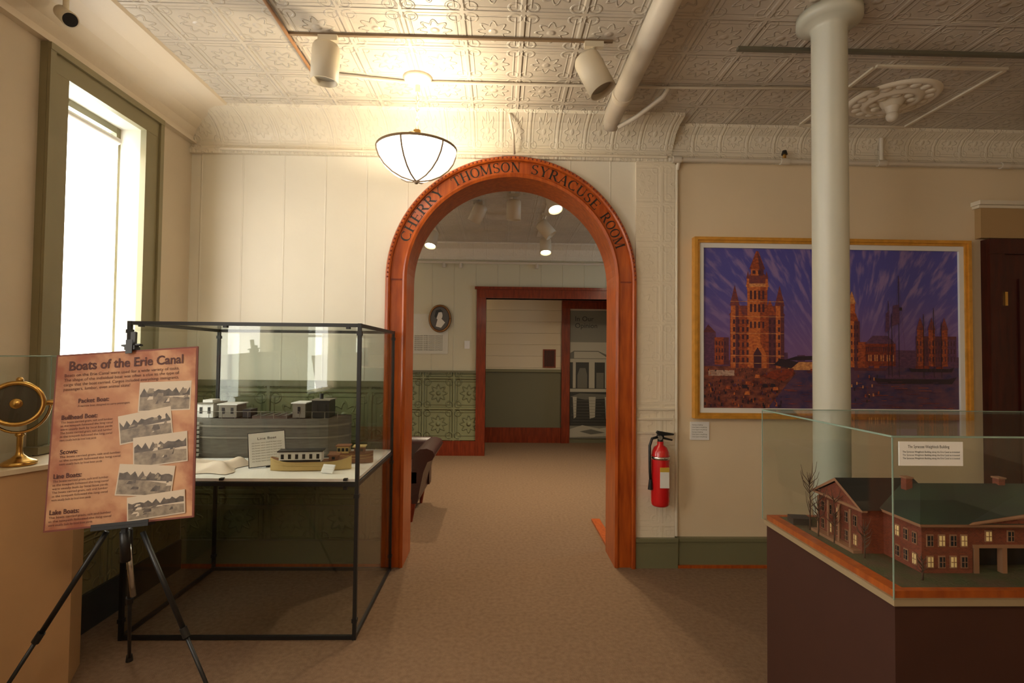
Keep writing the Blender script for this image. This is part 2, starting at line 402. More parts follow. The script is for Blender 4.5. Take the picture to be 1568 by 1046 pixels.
b = MB(); b.box(-3.2, 4.6, Y4, Y4+.15, 1.24, ZC, siding); b.box(-3.2, 4.6, Y4, Y4+.15, 0, 1.24, gray); b.build('wall_corridor')
b = MB(); b.box(-3.2, 1.078, Y4-.03, Y4, 0, .26, woodD); b.box(-3.2, 1.078, Y4-.03, Y4, 1.22, 1.27, greenT); b.build('baseboard_corridor')
b = MB(); b.box(1.08, 1.22, Y4-.06, Y4, 0, 2.329, woodD); b.box(1.08, 2.1, Y4-.06, Y4, 2.33, 2.45, woodD); b.box(1.08, 2.1, Y4-.08, Y4, 2.451, 2.48, woodD); b.box(2.0, 2.1, Y4-.06, Y4, 0, 2.329, woodD); b.build('door_frame_corridor')
pg = mk('poster_grey', (.20, .19, .15), .5); pl = mk('poster_light', (.42, .39, .31), .5); pd = mk('poster_dark', (.025, .025, .022), .5); pm = mk('poster_mid', (.13, .125, .10), .5)
b = MB(); b.box(1.23, 1.99, Y4-.02, Y4-.001, .08, 2.3, pg); y = Y4-.0215
b.rect(1.23, 1.99, 1.30, 1.75, y, pl)
b.flat([(1.23, 1.56), (1.30, 1.60), (1.72, 1.60), (1.99, 1.48), (1.99, 1.36), (1.23, 1.36)], y-.001, pm)
b.flat([(1.30, 1.585), (1.72, 1.585), (1.90, 1.47), (1.30, 1.47)], y-.0015, pl)
b.rect(1.23, 1.99, .92, 1.44, y-.002, pd)
b.rect(1.23, 1.99, 1.40, 1.46, y-.003, pl)
for x0_, x1_ in ((1.28, 1.33), (1.56, 1.66), (1.84, 1.89)): b.rect(x0_, x1_, .95, 1.40, y-.003, pl)
b.rect(1.36, 1.53, .95, 1.18, y-.003, pm); b.flat([(1.36, 1.18), (1.40, 1.3), (1.50, 1.3), (1.53, 1.18)], y-.003, pm)
b.rect(1.69, 1.82, .95, 1.22, y-.003, pm)
b.rect(1.23, 1.99, .885, .94, y-.004, pl)
b.rect(1.23, 1.99, .3, .885, y-.002, pd)
b.flat([(1.23, .8), (1.4, .86), (1.99, .84), (1.99, .78), (1.5, .75)], y-.003, pm)
for x0_, x1_ in ((1.28, 1.35), (1.56, 1.68), (1.84, 1.92)): b.flat([(x0_, .80), (x1_, .80), (x1_-.01, .45), (x0_+.02, .42)], y-.004, pl)
for q in range(9): b.rect(1.25+.03*(q % 3), 1.93-.05*(q % 4), .33+.05*q, .335+.05*q, y-.005, pm)
b.flat([(1.23, .24), (1.45, .31), (1.75, .25), (1.99, .30), (1.99, .12), (1.23, .1)], y-.005, pl)
b.flat([(1.4, .2), (1.6, .24), (1.85, .18), (1.6, .15)], y-.006, pm)
po = b.build('exhibit_poster')
text('In Our\nOpinion', T(1.31, y-.004, 2.12) @ RX, .12, pd, po)
b = MB(); b.box(.76, .98, Y4-.02, Y4-.001, 1.30, 1.62, woodD); b.box(.78, .96, Y4-.024, Y4-.0205, 1.32, 1.60, woodX); b.build('wall_plaque')

gold = mk('dark_gold', (.30, .15, .05), .35, .6)
b = MB(); cx, cz, cy = -.90, 2.05, Y3-.02
def ell(rx, rz, n=32): return [(cx+rx*math.cos(2*math.pi*i/n), cz+rz*math.sin(2*math.pi*i/n)) for i in range(n)]
b.prism(ell(.17, .21), cy-.03, Y3-.0131, 'y', mk('portrait_frame', (.08, .03, .015), .3))
b.tube([(x, cy-.03, z) for x, z in ell(.155, .195)] + [(cx+.155, cy-.03, cz)], .014, gold)
b.flat(ell(.135, .17), cy-.034, mk('portrait_ground', (.10, .09, .08), .5))
skin = mk('portrait_pale', (.72, .68, .60), .6)
b.flat([(cx+.05*math.cos(t)-.01, cz+.045+.07*math.sin(t)) for t in [i*math.pi/8 for i in range(16)]], cy-.036, skin)
b.flat([(cx-.03, cz), (cx+.02, cz), (cx+.08, cz-.06), (cx+.02, cz-.14), (cx-.06, cz-.12)], cy-.037, skin)
b.flat([(cx-.08, cz+.03), (cx-.06, cz+.12), (cx+.01, cz+.14), (cx+.05, cz+.10), (cx-.02, cz+.09), (cx-.05, cz+.0)], cy-.038, pd)
b.build('oval_portrait')
b = MB(); b.box(-1.32, -.78, Y3-.013, Y3-.001, 1.52, 2.12, mk('text_panel', (.66, .64, .54), .5)); tp = b.build('wall_text_panel')
for k in range(8): text('the founder of this museum and friend', T(-1.28, Y3-.016, 1.78-.03*k) @ RX, .03, gray, tp, fit=.42)
b = MB(); b.box(-.53, -.45, Y3-.012, Y3, 1.60, 1.72, white); b.box(-.495, -.485, Y3-.02, Y3, 1.645, 1.675, white); b.build('light_switch')

spotW = mk('spot_beige', (.60, .52, .38), .45)
lampE = mk('lamp_glow', (1, .9, .7), .5, emit=(1, .85, .6), es=30)
lens_off = mk('lamp_off', (.35, .32, .26), .3)
def spot(name, top, c, d, r=.07, L=.21, lit=0):
    b = MB(); c = Vector(c); d = Vector(d).normalized(); top = Vector(top)
    b.box(top.x-.05, top.x+.05, top.y-.015, top.y+.015, top.z-.03, top.z, spotW)
    b.cyl(top - Vector((0, 0, .03)), c - d*L*.35, .01, spotW, seg=8)
    b.lathe([(0, -L/2), (r*.85, -L/2), (r*.97, -L/2+.015), (r, -L/2+.04), (r, L/2), (r*.9, L/2), (r*.88, L/2-.04), (0, L/2-.04)], spotW, c, d, 28)
    b.lathe([(0, L/2-.03), (r*.87, L/2-.03)], lampE if lit else lens_off, c, d, 24)
    o = b.build(name)
    if lit:
        l = bpy.data.lights.new('spot_lamp', 'SPOT'); l.energy = lit; l.color = (1, .82, .56); l.spot_size = 2.2; l.spot_blend = .8; l.shadow_soft_size = .05
        lo = bpy.data.objects.new('spot_lamp', l); sc.collection.objects.link(lo)
        lo.matrix_world = T(*(c + d*(L/2+.02))) @ d.to_track_quat('-Z', 'Y').to_matrix().to_4x4(); lo.parent = o
    return o
spot('track_spotlight', (-.91, 2.70, ZC-.013), (-.915, 2.68, 3.0), (-.05, .05, -1), .07, .19)
spot('track_spotlight', (.48, 2.70, ZC-.013), (.475, 2.66, 2.965), (.35, -.1, -.75), .07, .21)
for (x, yy, z, d, lit) in ((.13, 5.3, 2.99, (0, .1, -1), 0), (.52, 5.1, 3.02, (.15, -.45, -1), 75), (.52, 6.0, 2.97, (.6, -.1, -.7), 0),
                     (.58, 6.7, 2.92, (.0, -.35, -1), 90), (-.85, 6.4, 2.92, (-.1, -.35, -.9), 90), (-.25, 5.6, 3.03, (-.4, .2, -.8), 0), (1.9, 6.2, 2.9, (0, .4, -1), 60)):
    spot('track_spotlight', (x, yy, ZC-.012), (x, yy, z), d, .075, .2, lit)
bronze = mk('track_brown', (.20, .13, .07), .5)
b = MB(); b.box(-1.13, .58, 2.692, 2.708, ZC-.012, ZC, bronze); b.build('light_track')
b = MB(); b.box(1.26, 3.6, 2.72, 2.745, ZC-.018, ZC, mk('track_green', (.14, .13, .09), .5)); b.build('light_track')
b = MB(); b.box(.50, .55, 4.7, 7.2, ZC-.012, ZC, paint_w); b.box(-.9, -.85, 4.7, 7.2, ZC-.012, ZC, paint_w); b.box(.1, .14, 4.7, 6, ZC-.012, ZC, paint_w); b.build('light_track')
b = MB(); b.tube([(-1.12, -.5, ZC-.012), (-1.12, 3.05, ZC-.012)], .009, mk('conduit_brown', (.35, .17, .07), .5)); b.build('ceiling_conduit')
b = MB(); b.tube([(-1.12, 3.05, ZC-.014), (-.6, 3.14, ZC-.014), (1.0, 3.14, ZC-.014), (2.3, 3.1, ZC-.014)], .009, paint_w)
b.tube([(.78, 3.44, 3.04), (.88, 3.35, 3.07), (1.0, 3.18, 3.12), (1.02, 3.14, ZC-.014)], .016, paint_w); b.build('ceiling_conduit')

b = MB(); b.tube([(.735, YF+.01, 3.10), (.735, 3.38, 3.10), (.735, 3.44, 3.085), (.735, 3.48, 3.04)], [.060, .060, .056, .045], mk('pipe_cream', (.68, .60, .48), .4, var=.2, vs=3), 24)
for yy in (.6, 1.9, 3.1): b.cyl((.735, yy, 3.10), (.735, yy+.05, 3.10), .065, trimM, seg=24)
b.build('ceiling_pipe')
b = MB(); zz = 2.935; yy = YB-.055
b.cyl((-.03+1.25, yy, zz), (XR-.02, yy, zz), .016, paint_w, seg=12)
for x in (1.27, 2.06, 2.78, 3.7): b.cyl((x-.03, yy, zz), (x+.03, yy, zz), .024, paint_w, seg=12)
b.cyl((2.06, yy, zz), (2.06, yy, zz+.05), .012, brass, seg=10); b.cyl((2.06, yy, zz+.05), (2.06, yy, zz+.08), .022, black, .014, 10)
b.cyl((2.78, yy, zz), (2.78, yy, 3.12), .014, paint_w, seg=10)
b.cyl((1.287, yy, zz), (1.287, YB-.02, zz-.06), .014, paint_w, seg=10)
b.build('sprinkler_pipe')
b = MB(); b.cyl((1.283, YB-.014, .22), (1.283, YB-.014, 2.91), .012, trimM, seg=10); b.build('wall_conduit')
b = MB(); b.cyl((-2.0, YB-.045, 2.955), (1.2, YB-.045, 2.955), .011, trimM, seg=10); b.tube([(.09, YB-.05, 2.955), (.08, YB-.16, 3.05), (.05, YB-.28, 3.14)], .009, trimM); b.build('cornice_conduit')
b = MB(); b.tube([(2.35, 2.2, ZC), (2.35, 2.2, 3.1), (2.45, 2.2, 3.06), (2.9, 2.3, 3.06)], .022, paint_w, 12); b.build('sprinkler_branch')
b = MB(); b.cyl((-2.02, 2.42, 3.16), (-2.02, 2.42, 3.06), .012, spotW, seg=8); b.lathe([(0, -.05), (.03, -.05), (.035, .05), (0, .05)], spotW, (-2.02, 2.42, 3.05), (.6, -.3, -.5)); b.lathe([(0,.052),(.03,.052)], black, (-2.02, 2.42, 3.05), (.6, -.3, -.5)); b.build('security_camera')

b = MB(); c = (2.50, 3.25, ZC); q_ = .86
b.lathe([(r*q_, z) for r, z in [(.30, 0), (.29, -.012), (.27, -.02), (.25, -.01), (.2, -.012), (.18, -.03), (.15, -.03), (.13, -.015), (.08, -.02), (.06, -.05), (0, -.055)]], trimM, c, seg=48)
for i in range(16):
    t = 2*math.pi*i/16; b.ball((c[0]+.225*q_*math.cos(t), c[1]+.225*q_*math.sin(t), ZC-.010), .034, trimM, (1, 1, .35), 10)
for i in range(8):
    t = 2*math.pi*(i+.5)/8; b.ball((c[0]+.12*q_*math.cos(t), c[1]+.12*q_*math.sin(t), ZC-.020), .03, trimM, (1, 1, .4), 10)
b.cyl((c[0], c[1], ZC-.04), (c[0], c[1], ZC-.09), .045, paint_w, .03); b.ball((c[0], c[1], ZC-.11), .035, paint_w)
for s in (-.38, .38):
    b.box(c[0]-.38, c[0]+.38, c[1]+s-.01, c[1]+s+.01, ZC-.012, ZC, trimM); b.box(c[0]+s-.01, c[0]+s+.01, c[1]-.365, c[1]+.365, ZC-.011, ZC, trimM)
b.build('ceiling_medallion')

def pendant(x, y, power, es, col=(1, .84, .58)):
    bowl = mk('lamp_bowl', (.9, .85, .72), .3, emit=(1, col[1]+.04, col[2]+.1), es=es)
    b = MB(); zr, zb, R = 2.735, 2.545, .235
    b.lathe([(0, ZC-.045), (.03, ZC-.045), (.05, ZC-.03), (.075, ZC-.02), (.09, ZC), (0, ZC)], paint_w, (x, y, 0))
    b.cyl((x, y, ZC-.04), (x, y, ZC-.09), .014, paint_w)
    for k in range(8):
        z = ZC-.10-.03*k
        pts = [(x + (.009*math.cos(t) if k % 2 else 0), y + (0 if k % 2 else .009*math.cos(t)), z+.02*math.sin(t)) for t in [2*math.pi*i/10 for i in range(11)]]
        b.tube(pts, .0035, paint_w, 6)
    b.cyl((x, y, 2.75), (x, y, 2.85), .022, brass); b.ball((x, y, 2.75), .03, black)
    for i in range(3):
        t = 2*math.pi*i/3+.5; b.tube([(x, y, 2.83), (x+.12*math.cos(t), y+.12*math.sin(t), 2.79), (x+(R+.002)*math.cos(t), y+(R+.002)*math.sin(t), zr)], .005, bronze, 6)
    hh = zr-zb
    pr = [(R, zr), (R*.99, zr-.12*hh), (R*.93, zr-.33*hh), (R*.80, zr-.56*hh), (R*.60, zr-.77*hh), (R*.36, zr-.92*hh), (R*.12, zr-.99*hh), (0, zb)]
    b.lathe(pr, bowl, (x, y, 0), seg=40)
    b.lathe([(R+.004, zr-.012), (R+.007, zr+.002), (R-.008, zr+.002)], bronze, (x, y, 0), seg=40)
    for i in range(6):
        t = 2*math.pi*i/6+.3
        b.tube([(x+(r+.003)*math.cos(t), y+(r+.003)*math.sin(t), z-.002) for r, z in pr], .005, bronze, 6)
    b.ball((x, y, zb-.008), .014, bronze, seg=10)
    o = b.build('pendant_lamp')
    l = bpy.data.lights.new('bulb', 'POINT'); l.energy = power; l.color = col; l.shadow_soft_size = .05
    lo = bpy.data.objects.new('bulb', l); sc.collection.objects.link(lo); lo.location = (x+.07, y-.05, 2.66); lo.parent = o
pendant(-.51, 3.12, 16, 3.2, (1, .86, .63))
pendant(-.4, .1, 14, 13, (1, .80, .53))  # made-up pendant behind the camera, added as fill light
pendant(2.2, .1, 3, 9, (1, .70, .38))  # unseen extra pendant, added to brighten the right side
pendant(-2.2, 6.2, 20, 4)  # out-of-view pendant added to lift the back room ambient
pendant(-1.6, 8.5, 10, 4, (1, .76, .46))  # invented corridor lamp, out of view, added to light the far wall

b = MB(); b.box(4.56, 4.60, 5.0, 5.9, 1.0, 2.7, oliveT); b.box(4.545, 4.56, 5.08, 5.82, 1.08, 2.62, wglass); b.box(4.535, 4.55, 5.08, 5.82, 1.83, 1.87, oliveT); b.build('window_4')  # unseen glowing window, added for cool light in the back room

# ------------------------------------------------------------------ column
b = MB(); cx, cy = 1.578, 2.45
b.lathe([(.13, 0), (.13, .04), (.11, .06), (.115, .10), (.09, .14), (.079, .2), (.077, 3.085), (.085, 3.10), (.115, 3.115), (.142, 3.125), (.142, ZC-.005), (0, ZC-.005)], mk('column_white', (.52, .51, .42), .35), (cx, cy, 0), seg=48)
b.build('column')

# ------------------------------------------------------------------ painting
goldF = mk('gold_frame', (.74, .36, .05), .35, .25, var=.25, vs=20)
b = MB(); X0, X1, Z0, Z1 = 1.40, 3.44, 1.065, 2.375
def rect_frame(b, X0, X1, Z0, Z1, w, y0, y1, mat):
    b.box(X0, X1, y0, y1, Z1-w, Z1, mat); b.box(X0, X1, y0, y1, Z0, Z0+w, mat); b.box(X0, X0+w, y0, y1, Z0+w, Z1-w, mat); b.box(X1-w, X1, y0, y1, Z0+w, Z1-w, mat)
rect_frame(b, X0, X1, Z0, Z1, .022, YB-.06, YB-.001, goldF)
rect_frame(b, X0+.022, X1-.022, Z0+.022, Z1-.022, .018, YB-.048, YB-.001, goldF)
rect_frame(b, X0+.04, X1-.04, Z0+.04, Z1-.04, .034, YB-.036, YB-.001, white)
m = bpy.data.materials.new('painted_sky'); m.use_nodes = True; nt = m.node_tree; t = NT(nt); B = nt.nodes['Principled BSDF']
X, Y, Z, P = t.pos()
dx = t.m('SUBTRACT', X, 2.55); dz = t.m('SUBTRACT', Z, 1.15); an = t.m('ARCTAN2', dz, dx); rr = t.m('SQRT', t.m('ADD', t.m('MULTIPLY', dx, dx), t.m('MULTIPLY', dz, dz)))
cb = nt.nodes.new('ShaderNodeCombineXYZ'); nt.links.new(t.m('MULTIPLY', an, 20.0), cb.inputs[0]); nt.links.new(t.m('MULTIPLY', rr, 4.0), cb.inputs[1])
n = nt.nodes.new('ShaderNodeTexNoise'); n.inputs['Scale'].default_value = 1.2; n.inputs['Detail'].default_value = 6; nt.links.new(cb.outputs[0], n.inputs['Vector'])
g = t.step(Z, 1.45, 2.1)
def rgbmix(f, a, bb):
    mx = nt.nodes.new('ShaderNodeMix'); mx.data_type = 'RGBA'; nt.links.new(f, mx.inputs[0])
    for k, c in ((6, a), (7, bb)):
        if isinstance(c, tuple): mx.inputs[k].default_value = (*c, 1)
        else: nt.links.new(c, mx.inputs[k])
    return mx.outputs[2]
base = rgbmix(g, (.21, .11, .30), (.085, .08, .38))
cl = t.m('MULTIPLY', t.step(n.outputs[0], .46, .66), t.m('ADD', .12, t.m('MULTIPLY', g, .58)))
nt.links.new(rgbmix(cl, base, (.36, .24, .46)), B.inputs['Base Color']); B.inputs['Roughness'].default_value = .45
cx0, cx1, cz0, cz1 = X0+.074, X1-.074, Z0+.074, Z1-.074
y = YB-.02
b.box(cx0, cx1, y, YB-.002, cz0, cz1, m)
W = cx1-cx0; H = cz1-cz0
def C(n_, c, c2=None, vs=45): return mk('paint_'+n_, c, .5, col2=c2, vs=vs, stretch=(1, 1, 1.6))
orange = C('brick', (.50, .10, .03), (.16, .032, .025)); orL = C('brick_lit', (.74, .22, .05), (.40, .075, .03)); shd = C('brick_shadow', (.17, .04, .05), (.09, .025, .05)); roofc = C('roof', (.28, .06, .04), (.12, .03, .06))
water = C('water', (.04, .03, .11), (.15, .06, .10), 14); ground = C('ground', (.32, .09, .05), (.08, .02, .03), 22); red = C('red', (.34, .05, .02), (.12, .02, .02)); dk = C('dark', (.03, .016, .03)); lt = C('lit', (.85, .42, .15), (.45, .15, .06)); win = C('window', (.07, .02, .04)); mauve = C('mauve', (.16, .06, .13), (.08, .03, .09))
L = [0]
def pp(pts, mat):
    L[0] += 1; b.flat([(cx0+W*min(max(p[0], 0), 1), cz0+H*min(max(p[1], 0), 1)) for p in pts], y-.0006-.000022*L[0], mat)
def pr(x0, x1, z0, z1, mat): pp([(x0, z0), (x1, z0), (x1, z1), (x0, z1)], mat)
pr(0, 1, 0, .27, water)
pp([(0, 0), (0, .28), (.32, .28), (.36, .22), (.30, .10), (.25, 0)], ground)
xx = 0
while xx < 1:
    w_ = random.uniform(.015, .04); h_ = random.uniform(.28, .36); pr(xx, min(xx+w_, 1), .26, h_, mauve); xx += w_
pr(0, .05, .27, .47, mauve); pp([(0, .47), (.02, .52), (.05, .47)], shd); pr(.045, .10, .27, .44, orange); pr(.08, .10, .27, .44, shd)
for k in range(4):
    for q in range(3): pr(.05+.011*k, .055+.011*k, .30+.045*q, .325+.045*q, win)
pr(.33, .44, .24, .29, lt)
pr(.105, .315, .25, .58, orange); pr(.255, .315, .25, .58, shd); pp([(.100, .58), (.125, .64), (.295, .64), (.320, .58)], roofc)
for x in (.125, .255): pp([(x-.02, .58), (x+.005, .68), (x+.03, .58)], orange)
for x in (.108, .283):
    pr(x, x+.030, .25, .64, orL); pr(x+.018, x+.030, .25, .64, shd); pp([(x-.004, .64), (x+.015, .77), (x+.034, .64)], roofc)
pr(.172, .250, .25, .76, orL); pr(.222, .250, .25, .76, orange)
pp([(.166, .76), (.256, .76), (.252, .78), (.170, .78)], lt)
pp([(.168, .78), (.182, .84), (.240, .84), (.254, .78)], roofc)
pr(.186, .236, .83, .87, orL); pr(.216, .236, .83, .87, shd)
pp([(.180, .87), (.207, .985), (.215, .985), (.242, .87)], orange); pp([(.211, .985), (.242, .87), (.220, .87)], shd)
for x in (.170, .243): pr(x, x+.009, .74, .81, orL); pp([(x-.002, .81), (x+.0045, .86), (x+.011, .81)], roofc)
for r_ in range(6):
    for k in range(11):
        x = .116+k*.0175
        if .170 < x < .246: continue
        pr(x, x+.008, .285+r_*.048, .313+r_*.048, win)
for x in (.182, .198, .214, .230):
    pr(x, x+.008, .68, .735, win); pr(x, x+.008, .60, .65, win); pr(x, x+.007, .50, .54, win)
pr(.192, .204, .84, .862, win); pr(.214, .226, .84, .862, win)
pp([(.176, .25), (.176, .33), (.211, .44), (.246, .33), (.246, .25)], orL); pr(.196, .226, .25, .34, win); pp([(.196, .34), (.211, .38), (.226, .34)], win)
for z in (.278, .325, .465, .57, .665): pr(.106, .314, z, z+.003, lt)
pr(.55, .61, .26, .55, orL); pr(.588, .61, .26, .55, shd); pp([(.555, .55), (.565, .60), (.595, .60), (.605, .55)], orange); pr(.568, .592, .60, .66, orL); pp([(.564, .66), (.580, .74), (.596, .66)], lt)
pr(.60, .64, .27, .42, orange)
for k in range(5):
    for q in range(5): pr(.554+.011*k, .559+.011*k, .30+.05*q, .325+.05*q, win)
pr(.63, .75, .27, .41, red); pp([(.63, .41), (.66, .46), (.72, .46), (.75, .41)], mauve)
for k in range(14): pr(.635+.008*k, .639+.008*k, .30, .34, lt if k % 3 else win)
for k in range(14): pr(.635+.008*k, .639+.008*k, .36, .39, win)
pr(.75, .83, .27, .37, mauve); pr(.83, .99, .27, .46, shd); pr(.94, .99, .27, .44, mauve)
for x in (.835, .88, .93): pr(x, x+.025, .27, .50, orange); pp([(x-.003, .50), (x+.0125, .58), (x+.028, .50)], roofc)
for k in range(13):
    for q in range(3): pr(.835+.012*k, .839+.012*k, .30+.05*q, .33+.05*q, win)
pp([(.31, .30), (.36, .325), (.44, .33), (.55, .315), (.55, .295), (.44, .305), (.36, .30)], dk)
def wboat(x, z, l, h, c1, c2): pp([(x, z+h*.6), (x+l*.06, z), (x+l*.94, z), (x+l, z+h*.75), (x+l*.9, z+h*.5), (x+l*.1, z+h*.5)], c1); pr(x+l*.15, x+l*.45, z+h*.5, z+h*.95, c2); pr(x+l*.6, x+l*.75, z+h*.5, z+h*.85, c2)
wboat(.66, .16, .33, .06, dk, mauve); wboat(.58, .24, .14, .035, shd, orange); wboat(.80, .235, .18, .04, dk, red); wboat(.40, .22, .10, .03, shd, red)
for x, h in ((.763, .84), (.722, .68), (.735, .6), (.86, .60), (.90, .64), (.93, .55)):
    pr(x-.0012, x+.0012, .2, h, dk)
    for s_ in (-.03, .03): pp([(x, h), (x+s_, .22), (x+s_+.0008, .22), (x+.0008, h)], mauve)
pr(.750, .776, .62, .64, dk); pp([(.735, .52), (.765, .54), (.765, .66), (.74, .65)], mauve); pp([(.71, .48), (.725, .5), (.725, .62), (.712, .6)], mauve)
pp([(.22, .20), (.31, .17), (.35, .21), (.35, .25), (.27, .235)], red); pp([(.27, .27), (.34, .25), (.37, .29), (.3, .31)], dk)
pr(.02, .12, .20, .235, C('tent', (.6, .42, .32), (.3, .15, .12)))
rs = random.Random(11)
for k in range(230):
    x = rs.uniform(0, .3); z = rs.uniform(.0, .25); mm = rs.choice([dk, dk, dk, orange, shd, red, orL, mauve]); w = rs.uniform(.002, .006)*(1.4-z*3)
    pp([(x, z), (x+w, z), (x+w*.8, z+w*3), (x+w*.2, z+w*3)], mm)
for k in range(10):
    x = rs.uniform(.02, .27); z = rs.uniform(.02, .2); pp([(x, z), (x+.022, z), (x+.02, z+.02), (x+.004, z+.022)], rs.choice([dk, orange, orL]))
for k in range(110):
    x = rs.uniform(.30, .95); z = rs.uniform(.0, .18); w = rs.uniform(.01, .05); pp([(x, z), (x+w, z+.001), (x+w, z+.004), (x, z+.003)], rs.choice([red, mauve, shd, mauve, orange]))
for k in range(22):
    x = rs.uniform(.55, .68); z = rs.uniform(.03, .2); pr(x, x+.005, z, z+.018, rs.choice([dk, orange, shd, lt]))
b.build('framed_painting')
b = MB(); b.box(1.388, 1.525, YB-.008, YB, .905, 1.035, white); o = b.build('museum_label')
for k in range(6): text('Clinton Square in the gilded age', T(1.398, YB-.009, 1.01-.017*k) @ RX, .012, gray, o, fit=.11 if k % 3 else .08)

# right door
b = MB()
b.box(3.56, 4.6, YB-.05, YB-.001, 0, 2.39, woodX); b.box(3.56, 3.67, YB-.075, YB-.0505, 0, 2.279, woodX)
b.box(3.56, 4.6, YB-.075, YB-.0505, 2.28, 2.39, woodX)
for z0, z1 in ((.25, .95), (1.1, 2.1)):
    for x0 in (3.79, 4.2): b.box(x0, x0+.34, YB-.062, YB-.0505, z0, z1, woodX)
for z in (.5, 1.9): b.box(3.66, 3.68, YB-.085, YB-.0755, z, z+.1, brass)
b.build('door_1')
b = MB(); b.box(3.52, 4.7, YB-.05, YB, 2.40, 2.62, mk('door_header', (.42, .27, .12), .5)); b.box(3.49, 4.75, YB-.08, YB, 2.641, 2.67, trimM); b.box(3.50, 4.7, YB-.06, YB, 2.62, 2.64, trimM); b.build('trim_door_header')
red_e = mk('extinguisher_red', (.60, .010, .012), .25, coat=.6)
b = MB(); ex, ey = 1.135, YB-.115
b.lathe([(0, .465), (.055, .465), (.062, .475), (.064, .50), (.064, .80), (.058, .84), (.045, .87), (.022, .885), (.022, .91), (0, .91)], red_e, (ex, ey, 0), seg=32)
b.cyl((ex, ey, .90), (ex, ey, .945), .02, black); b.box(ex-.02, ex+.02, ey-.02, ey+.02, .93, .955, black)
b.prism([(ex-.01, .95), (ex+.09, .955), (ex+.095, .965), (ex-.02, .985), (ex-.03, .97)], ey-.012, ey+.012, 'y', black)
b.prism([(ex-.02, .935), (ex+.08, .915), (ex+.085, .925), (ex-.01, .95)], ey-.010, ey+.010, 'y', black)
b.cyl((ex-.01, ey-.02, .94), (ex-.01, ey-.032, .94), .016, chrome)
b.tube([(ex-.02, ey, .94), (ex-.06, ey-.005, .93), (ex-.078, ey-.01, .88), (ex-.080, ey-.02, .78), (ex-.078, ey-.02, .70), (ex-.074, ey-.02, .64)], .010, black)
b.cyl((ex-.074, ey-.02, .65), (ex-.076, ey-.02, .58), .011, black, .017)
b.box(ex-.02, ex+.042, ey-.0675, ey-.055, .60, .709, white); b.box(ex-.02, ex+.042, ey-.0675, ey-.055, .71, .74, mk('label_yel', (.6, .4, .05)))
b.box(ex-.02, ex+.02, ey+.065, YB-.021, .6, .86, chrome); b.lathe([(.065, .79), (.0665, .79), (.0665, .81), (.065, .81)], chrome, (ex, ey, 0))
b.build('fire_extinguisher')

# ------------------------------------------------------------------ armchair in back room
lea = mk('oxblood_leather', (.04, .010, .009), .35, bump=.1, bs=80)
b = MB(); x0, x1, y0, y1 = -1.45, -.55, 4.72, 5.5
b.box(x0+.16, x1-.16, y0+.02, y1-.1, .2, .34, lea); b.box(x0+.17, x1-.17, y0, y1-.2, .341, .46, lea)
armp = [(0, .17), (-.05, .17), (-.055, .4), (-.05, .56), (-.03, .62), (.02, .655), (.08, .66), (.13, .64), (.15, .6), (.13, .56), (.085, .54), (.05, .45), (.02, .3)]
b.prism([(x1-.17+p[0], p[1]) for p in armp], y0, y1-.08, 'y', lea, True)
b.prism([(x0+.17-p[0], p[1]) for p in armp], y0, y1-.08, 'y', lea, True)
b.prism([(y1-.2, .2), (y1-.22, .45), (y1-.18, .60), (y1-.12, .66), (y1, .65), (y1, .6), (y1-.05, .45), (y1-.06, .2)], x0+.12, x1-.14, 'x', lea, True)
for lx in (x0+.2, x1-.21):
    for ly in (y0+.04, y1-.14): b.cyl((lx, ly, .2), (lx+(-.02 if lx > -1 else .02), ly, 0), .028, woodD, .014, 12)
b.build('armchair', bevel=.01)

# ------------------------------------------------------------------ left display case
b = MB(); x0, x1, y0, y1, zt, zs = -1.965, -.738, 2.80, 3.70, 1.665, .83
w = .019
for x in (x0, x1-w):
    for yy in (y0, y1-w): b.box(x, x+w, yy, yy+w, 0, zt, black)
for z in (0.003, zs-.03, zt-w-.001):
    for yy in (y0, y1-w): b.box(x0+w, x1-w, yy+.001, yy+w-.001, z, z+w, black)
    for x in (x0, x1-w): b.box(x+.001, x+w-.001, y0+w, y1-w, z, z+w, black)
for x in (x0+.06, x1-.08, x0+.5):
    for z in (zt-w-.012, zs+.0, zs-.045): b.box(x, x+.02, y0-.004, y0+w, z, z+.012, black)
for x in (x0, x1-w):
    for yy in (y0, y1-w):
        for z in (.09, .74, 1.6): b.box(x-.004, x+w+.004, yy-.004, yy+w+.004, z, z+.02, black)
cloth = mk('case_deck_white', (.80, .77, .71), .6)
b.box(x0+.012, x1-.012, y0+.012, y1-.012, zs-.007, zs+.008, cloth)
for z0_, z1_ in ((zs+.01, zt-w), (w+.004, zs-.03)):
    for yy in (y0+.006, y1-.012): b.box(x0+w, x1-w, yy, yy+.004, z0_, z1_, glass)
    for x in (x0+.006, x1-.010): b.box(x, x+.004, y0+w, y1-w, z0_, z1_, glass)
b.box(x0+w, x1-w, y0+w, y1-w, zt-.010, zt-.006, glass)
b.build('display_case')
zd = zs+.009
hull = mk('boat_hull_grey', (.13, .115, .09), .55, var=.3, vs=14, stretch=(1, 1, 8)); hullL = mk('boat_band', (.20, .175, .135), .6); deckm = mk('boat_deck', (.10, .06, .04), .6); hullP = mk('boat_bow_plank', (.26, .24, .20), .6)
